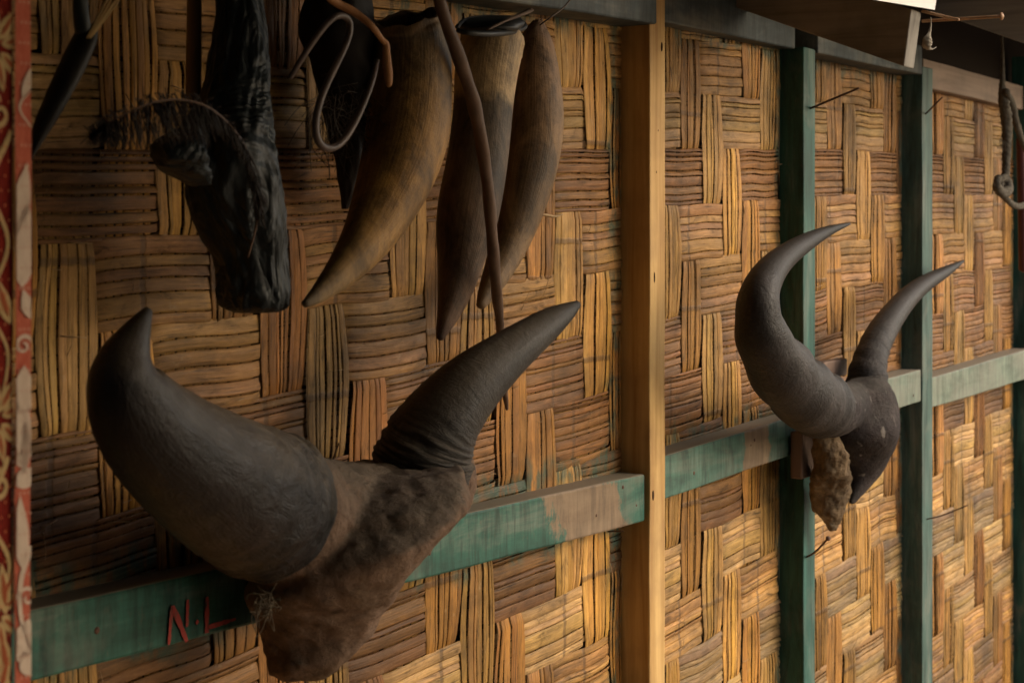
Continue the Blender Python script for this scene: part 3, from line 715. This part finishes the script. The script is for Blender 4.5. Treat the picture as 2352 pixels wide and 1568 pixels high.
# dark fibre mass behind the cord
FIB = NT('black fibre').out((.014, .011, .009), .7, .2)
fb = empty('fibre_bundle', P(790, 60, .08), 'tangled black fibre bundle hanging behind the looped cord', 'fibre bundle')
v = loft([(705, -30, 850, -30, .07, .035), (690, 60, 855, 60, .07, .04), (715, 160, 862, 160, .07, .045), (740, 260, 850, 260, .07, .04), (765, 350, 840, 350, .06, .03), (780, 430, 820, 430, .05, .018), (785, 480, 800, 480, .04, .006)], 50, 32,
         lambda s, th, c: 1+.22*nz(s*9, math.cos(th)*2.5, math.sin(th)*2.5))
mk('matted_core', *v[:2], FIB, fb)
FIB2 = NT('brown fibre').out((.03, .02, .012), .6, .3)
tuft('loose_fibre', 785, 250, .115, 90, .05, .018, FIB2, fb, (0, 0, -1), 60, .00035)

# ------------------------------------------------------------------ black plastic wrap
s = NT('black plastic film'); n1 = s.noise(s.coord((11, 11, 8)), 1, 3, .5, 2.2); n2 = s.noise(s.coord((60, 60, 30)), 1, 5, .6, 1.0)
s.bump(s.math('ADD', s.math('ABSOLUTE', s.math('SUBTRACT', n1, .5)), s.math('MULTIPLY', n2, .10)), .9, .03)
BAG = s.out(s.ramp(n2, [(.3, (.008, .011, .013)), (.75, (.022, .030, .033))]), .5, .4)
def crease(s_, th, c):
    a = abs(nz(s_*4, math.cos(th)*2.2+s_*2, math.sin(th)*2.2)); b = abs(nz(s_*9, math.cos(th)*6, math.sin(th)*6+3))
    f = 1.07-.26*a-.13*b
    if s_ > .80: f += (s_-.80)*.55*math.sin(th*17+4*nz(s_*3, th, 1))
    if s_ > .93: f *= .93
    return f
bg_ = empty('black_plastic_bundle', P(560, 40, .1), 'crumpled black plastic bundle hanging down, gathered at its lower end', 'plastic bundle')
v = loft([(497, -60, 598, -60, .10, .028), (494, 0, 602, 0, .10, .03), (490, 70, 612, 66, .105, .034), (476, 150, 618, 145, .11, .04), (458, 215, 620, 215, .115, .045), (418, 290, 627, 280, .12, .05), (402, 350, 634, 340, .125, .052),
          (424, 410, 641, 400, .13, .05), (430, 470, 650, 460, .13, .048), (452, 540, 657, 530, .13, .046), (488, 590, 661, 590, .13, .045), (498, 640, 664, 640, .128, .045), (496, 680, 662, 682, .126, .045),
          (512, 706, 655, 708, .125, .035), (540, 718, 640, 716, .125, .02)], 160, 96, crease, 2.3)
mk('plastic_film', *v[:2], BAG, bg_)
v = loft([(400, 296, 462, 290, .15, .008), (352, 326, 470, 318, .16, .018), (343, 346, 475, 344, .165, .022), (352, 368, 480, 366, .165, .024), (366, 390, 485, 388, .16, .024), (408, 412, 486, 408, .155, .02), (440, 428, 486, 424, .15, .01)], 60, 40,
         lambda s, th, c: 1.04-.3*abs(nz(s*4, math.cos(th)*2, math.sin(th)*2)), 2.2)
mk('loose_flap', *v[:2], BAG, bg_)
# feather
FEA = m_simple('dark feather', (.006, .004, .003), (.022, .012, .008), 90, .55); QUI = m_simple('quill', (.06, .03, .018), (.13, .07, .04), 50, .4)
ft = empty('feather', P(466, 241, .2), 'long dark feather arching over the black plastic bundle', 'feather')
qrows = [(205, 320, .17, 1.2), (232, 296, .18, 1.8), (262, 276, .19, 2.2), (329, 243, .20, 2.6), (397, 229, .205, 3), (466, 241, .21, 3), (520, 280, .21, 3), (561, 334, .21, 3), (583, 403, .205, 3), (593, 457, .20, 3), (588, 520, .195, 2.6), (570, 590, .19, 2)]
q = pxs(qrows); v = sweep(q, 80, 8); mk('quill', *v[:2], QUI, ft)
qq = cr(q, 900); bl = []
for i in range(14, 760):
    if random.random() < .3: continue
    c = Vector(qq[i][:3]); s_ = i/900; 
    L = (.031 if .12 < s_ < .45 else .016)*random.uniform(.5, 1.15)*min(1, s_*3.2)
    L2 = random.uniform(.3, 1.0)*.011
    for sg, LL in ((-1, L), (1, L2)):
        if sg == 1 and random.random() < .75: continue
        dr = Vector((random.gauss(-.3*sg if sg < 0 else -.5, .18), random.gauss(-.1, .25), sg*1.0 if sg < 0 else .55)).normalized()
        a = c; b = c+dr*LL*.5+Vector((-.002, 0, .002)); e_ = c+dr*LL+Vector((random.gauss(0, .004), 0, -.006 if sg < 0 else 0))
        bl.append(sweep([(*a, .0005), (*b, .0005), (*e_, .0002)], 5, 4))
mk('barbs', *merge(*bl)[:2], FEA, ft)

# ------------------------------------------------------------------ curtain at the left
CRED = m_simple('dark red cloth', (.11, .007, .004), (.17, .014, .007), 400, .85, .3, .1); CCRM = m_simple('cream print', (.34, .23, .10), (.44, .31, .15), 400, .85, .3, .1)
CDOT = m_simple('orange dot print', (.42, .13, .05), (.5, .18, .08), 300, .85, .2, .1)
HRED = m_simple('lit red cloth', (.44, .10, .06), (.56, .16, .10), 300, .85, .3, .1); HCRM = m_simple('lit cream cloth', (.60, .46, .36), (.70, .56, .45), 300, .85, .3, .1)  # hem: same cloth in paler colours, light on the turned edge painted in
cur = empty('printed_curtain', P(40, 0, .3), 'red and cream floral printed curtain hanging at the left edge', 'curtain')
ZTOP, ZBOT = .42, -.62
dC = .30
xe_ = P(36, 800, dC).x; xh = P(69, 800, dC+.002).x
def cloth(name, xa, xb, mats, parent, motifs, ya, yb, wave):
    """cloth sheet between xa (left) and xb (right), printed shapes laid in the same mesh a hair in front"""
    V, F, MI = [], [], []
    nx, nz_ = 40, 80
    def yf(x, z): return ya+(yb-ya)*(x-xa)/(xb-xa)+wave*math.sin((x-xa)*42+z*1.5)
    for j in range(nz_+1):
        for i in range(nx+1):
            x = xa+(xb-xa)*i/nx+.0025*nz(j*.05, 3, i*.02); z = ZBOT+(ZTOP-ZBOT)*j/nz_; V.append((x, yf(x, z), z))
    for j in range(nz_):
        for i in range(nx): a = j*(nx+1)+i; F.append((a, a+1, a+nx+2, a+nx+1)); MI.append(0)
    for k, (poly, mi) in enumerate(motifs):
        off = .0008+.0003*mi
        poly = [p for p in poly]
        if any(not (xa < p[0] < xb) for p in poly): poly = [(min(max(p[0], xa), xb), p[1]) for p in poly]
        if len(poly) == 4 or True:
            b = len(V)
            V += [(x, yf(x, z)-off, z) for x, z in poly]; F.append(tuple(range(b, b+len(poly)))); MI.append(mi)
    return mk(name, V, F, None, parent, smooth=False, mats=mats, midx=MI)
def leafm(cx, cz, L, W, ang, mi, out):
    n = 12; ca, sa = math.cos(ang), math.sin(ang); L_, R_ = [], []
    for i in range(n+1):
        t = i/n; w_ = W*math.sin(math.pi*t**.8)*.5; x = (t-.5)*L
        L_.append((cx+x*ca-w_*sa, cz+x*sa+w_*ca)); R_.append((cx+x*ca+w_*sa, cz+x*sa-w_*ca))
    for i in range(n): out.append(([L_[i], L_[i+1], R_[i+1], R_[i]], mi))
def ribbon(pts, w_, mi, out):
    q = cr(pts, 36)
    for i in range(35):
        a, b = q[i], q[i+1]; t = b-a; n_ = np.array((-t[1], t[0])); n_ /= (np.linalg.norm(n_)+1e-9)
        wa = w_*(1-.5*i/35); out.append(([tuple(a+n_*wa), tuple(b+n_*wa), tuple(b-n_*wa), tuple(a-n_*wa)], mi))
def curl(cx, cz, r, turns, sg, mi, out, w_=.003, a0=0):
    ribbon([(cx+sg*r*(1-i/14)*math.cos(a0+turns*2*math.pi*i/12), cz+r*(1-i/14)*math.sin(a0+turns*2*math.pi*i/12)) for i in range(13)], w_, mi, out)
def flower(cx, cz, r, mi, out, n=7, a0=0, a1=2*math.pi):
    for i in range(n):
        a = a0+(a1-a0)*i/n; leafm(cx+math.cos(a)*r*.62, cz+math.sin(a)*r*.62, r*.85, r*.34, a, mi, out)
    for i in range(n):
        a = a0+(a1-a0)*i/n; leafm(cx+math.cos(a)*r*.62, cz+math.sin(a)*r*.62, r*.6, r*.10, a, 0+3, out)
kC = K(40, dC)
def zc(py): return (540-py)*K(20, dC)
mo = []
for iz in range(105):
    for ix in range(46):
        x = xe_-.33+ix*.0075+(iz % 2)*.0037; z = ZBOT+iz*.0100
        mo.append(([(x-.0009, z), (x, z+.0011), (x+.0009, z), (x, z-.0011)], 2))
for rep in range(6):
    xo = -rep*.058; s_ = 1 if rep % 2 == 0 else .9
    for py, k in ((110, 0), (960, 0), (1400, 1), (-200, 0), (2000, 0)):
        cx = xe_-.016+xo; cz = zc(py+rep*170 % 300)
        flower(cx, cz, .030*s_, 1, mo, 9, .3)
        curl(cx+.004, cz-.045, .011, 1.4, 1, 1, mo, .0025, 1.5)
    for py, a in ((350, 1.9), (395, 1.3), (470, 1.7), (560, 1.5), (640, 1.2), (690, 2.0), (1130, 1.4), (1220, 1.8), (1270, 1.3), (1350, 1.7), (1500, 1.8), (1545, 1.2)):
        leafm(xe_-.009-.014*(py % 3)+xo, zc(py), .036, .013, a, 1, mo); leafm(xe_-.009-.014*(py % 3)+xo, zc(py), .024, .005, a, 3, mo)
    ribbon([(xe_-.001+xo, zc(300)), (xe_-.02+xo, zc(430)), (xe_-.004+xo, zc(560)), (xe_-.022+xo, zc(700)), (xe_-.004+xo, zc(820)), (xe_-.02+xo, zc(1000))], .0022, 1, mo)
    ribbon([(xe_-.004+xo, zc(1050)), (xe_-.022+xo, zc(1180)), (xe_-.003+xo, zc(1300)), (xe_-.02+xo, zc(1450)), (xe_-.002+xo, zc(1600)), (xe_-.02+xo, zc(1750))], .0022, 1, mo)
LN = m_simple('brown print line', (.22, .05, .02), (.28, .08, .03), 300, .85, .2, .1)
cloth('drape', xe_-.34, xe_, [CRED, CCRM, CDOT, LN], cur, mo, -dC-.02, -dC, .004)
hm = []; mx = (xe_+xh)/2
def hx(f): return xe_+(xh-xe_)*f
for py, L, W, a, f in ((180, .03, .008, 1.2, .9), (455, .05, .014, 1.4, .35), (560, .06, .022, 1.5, .55), (700, .022, .010, 1.9, .75), (900, .035, .020, 1.55, .5), (1000, .05, .012, 1.7, .35), (1010, .05, .008, 1.5, .65),
                       (1225, .05, .012, 1.6, .3), (1475, .03, .02, 1.2, .4), (1530, .02, .014, 2.0, .75), (1100, .02, .014, .6, .7)):
    leafm(hx(f), zc(py), L, W, a, 1, hm)
for py in (795, 1060): curl(hx(.5), zc(py), .0075, 1.3, 1, 1, hm, .0016, 0)
curl(hx(.75), zc(1380), .008, 1.1, -1, 1, hm, .0016, 0)
ribbon([(hx(1), zc(200)), (hx(.2), zc(245)), (hx(1), zc(290))], .0011, 1, hm)
ribbon([(hx(1), zc(1260)), (hx(.3), zc(1340)), (hx(.3), zc(1420)), (hx(1), zc(1510))], .0022, 1, hm)
for iz in range(75):
    for ix in range(3):
        x = hx(.2+.3*ix+(iz % 2)*.12); z = ZBOT+iz*.0139; hm.append(([(x-.0008, z), (x, z+.001), (x+.0008, z), (x, z-.001)], 2))
cloth('hem', xe_, xh, [HRED, HCRM, m_simple('pale dot', (.6, .36, .26), (.62, .4, .3), 300, .85, .2, .1), LN], cur, hm, -dC, -dC-.002, .0)

# ------------------------------------------------------------------ right side: rope, nails, white sheet
ROPE = m_simple('grey twisted rope', (.04, .033, .025), (.10, .085, .062), 160, .9, .8)
rp = empty('knotted_rope', P(2302, 220, .12), 'frayed knotted rope hanging from the eave at the right edge', 'rope')
tw = lambda s, th, C: 1+.09*math.sin(3*th+s*190)+.22*nz(s*20, math.cos(th), math.sin(th))
v1 = sweep(pxs([(2300, 60, .12, 3), (2303, 140, .12, 4), (2302, 205, .12, 8), (2306, 230, .12, 13), (2312, 290, .12, 12), (2312, 350, .12, 10), (2310, 400, .12, 9), (2308, 425, .12, 9)]), 120, 16, tw)
v2 = sweep(pxs([(2310, 210, .13, 8), (2324, 240, .13, 9), (2336, 290, .13, 8), (2350, 330, .13, 7), (2366, 360, .13, 6)]), 60, 14, tw)
v3 = sweep(pxs([(2294, 408, .135, 8), (2289, 424, .135, 10), (2296, 440, .135, 11), (2311, 442, .135, 11), (2318, 430, .13, 10), (2313, 413, .125, 9), (2301, 408, .12, 9), (2296, 425, .12, 10), (2306, 450, .12, 8), (2325, 470, .12, 7), (2345, 474, .12, 7), (2375, 462, .12, 6)]), 140, 14, tw)
mk('strands', *merge(v1, v2)[:2], ROPE, rp); mk('knot', *v3[:2], ROPE, rp)
tuft('frayed_fibre', 2308, 330, .12, 60, .012, .010, ROPE, rp, (0, 0, -.5), 10, .0003)
tuft('frayed_fibre', 2300, 430, .13, 60, .010, .010, ROPE, rp, (0, 0, -.3), 16, .0003)
MAR = m_simple('dark red paint', (.05, .012, .010), (.09, .025, .02), 30, .5)
tube('red_pole', [(2345, 318, .10, 11), (2348, 440, .10, 11), (2350, 560, .10, 11), (2351, 620, .10, 11)], MAR, 'dark red rounded pole beside the rope at the right edge', 'pole', 30, 20)
nail((1862, 249), .05, (1972, 203), .15, .0021, 'long bent rusty nail high on the middle stud', False)
nail((2126, 262), .05, (2164, 224), .12, .0017, 'short slanting rusty nail high on the right stud', False)
nail((1853, 1278), .05, (1902, 1236), .12, .0019, 'rusty round headed nail low on the middle stud below the smaller skull', True, bend=-.004)
nail((2128, 1192), .05, (2222, 1160), .13, .0014, 'thin bent rusty nail low on the right stud', False, bend=-.003)
nail((1396, 1220), .03, (1432, 1219), .06, .0009, 'thin rusty nail under the end of the lower left rail', False)
BR = m_simple('bright rust', (.25, .12, .05), (.42, .27, .16), 60, .5)
nail((2118, 26), .33, (2202, 46), .40, .0024, 'pale rusted nail stub crossing under a longer one at the rafter end', False, mat=BR, group='nails in the rafter end')
nail((2118, 49), .33, (2300, 38), .46, .0026, 'long rusty nail with a round head sticking out of the rafter end', True, mat=BR, group='nails in the rafter end')
WEB = m_simple('dusty web', (.16, .14, .11), (.30, .27, .22), 150, .9)
tube('cobweb_lump', [(2138, 40, .37, 1), (2138, 60, .37, 2), (2134, 78, .37, 4), (2130, 92, .37, 10), (2129, 103, .37, 11), (2133, 110, .37, 5), (2142, 113, .37, 1.5), (2150, 109, .37, 1)], WEB, 'dusty cobweb lump dangling from the rafter nails', 'cobweb', 70, 14,
     rad=lambda s, th, C: 1+.4*nz(s*30, math.cos(th)*2, math.sin(th)*2))
WH = m_simple('white painted sheet', (.74, .74, .72), (.80, .80, .78), 12, .5, .1)
# white board lying on the rafter end, tipped up to the light
a = P(2128, 24, .325); z0 = a.z
Vw = []
for (x, y, z) in [(2.38, -.345, z0-.022), (2.70, -.345, z0-.003), (2.70, -.06, z0+.100), (2.38, -.06, z0+.082)]: Vw += [(x, y, z), (x, y-.004, z+.022)]
tag(mk('white_board', Vw, [(0, 2, 3, 1), (2, 4, 5, 3), (4, 6, 7, 5), (6, 0, 1, 7), (1, 3, 5, 7), (0, 6, 4, 2)], WH, None, loc=(2.65, -.3, z0), smooth=False), 'small white painted board lying on top of the rafter end', 'board')
LEAF = m_simple('dry bamboo scrap', (.26, .17, .085), (.38, .27, .15), 60, .7)
v = sweep(pxs([(1232, 492, .03, 4), (1252, 494, .03, 8), (1272, 497, .03, 7), (1292, 492, .03, 2)]), 30, 12, lambda s, th, C: 1+.3*nz(s*6, math.cos(th), 2), flat=.4)
tag(mk('dry_leaf_scrap', *v[:2], LEAF, None, loc=P(1252, 494, .03)), 'curled dry leaf scrap caught in the weave right of the reddish horn', 'leaf')
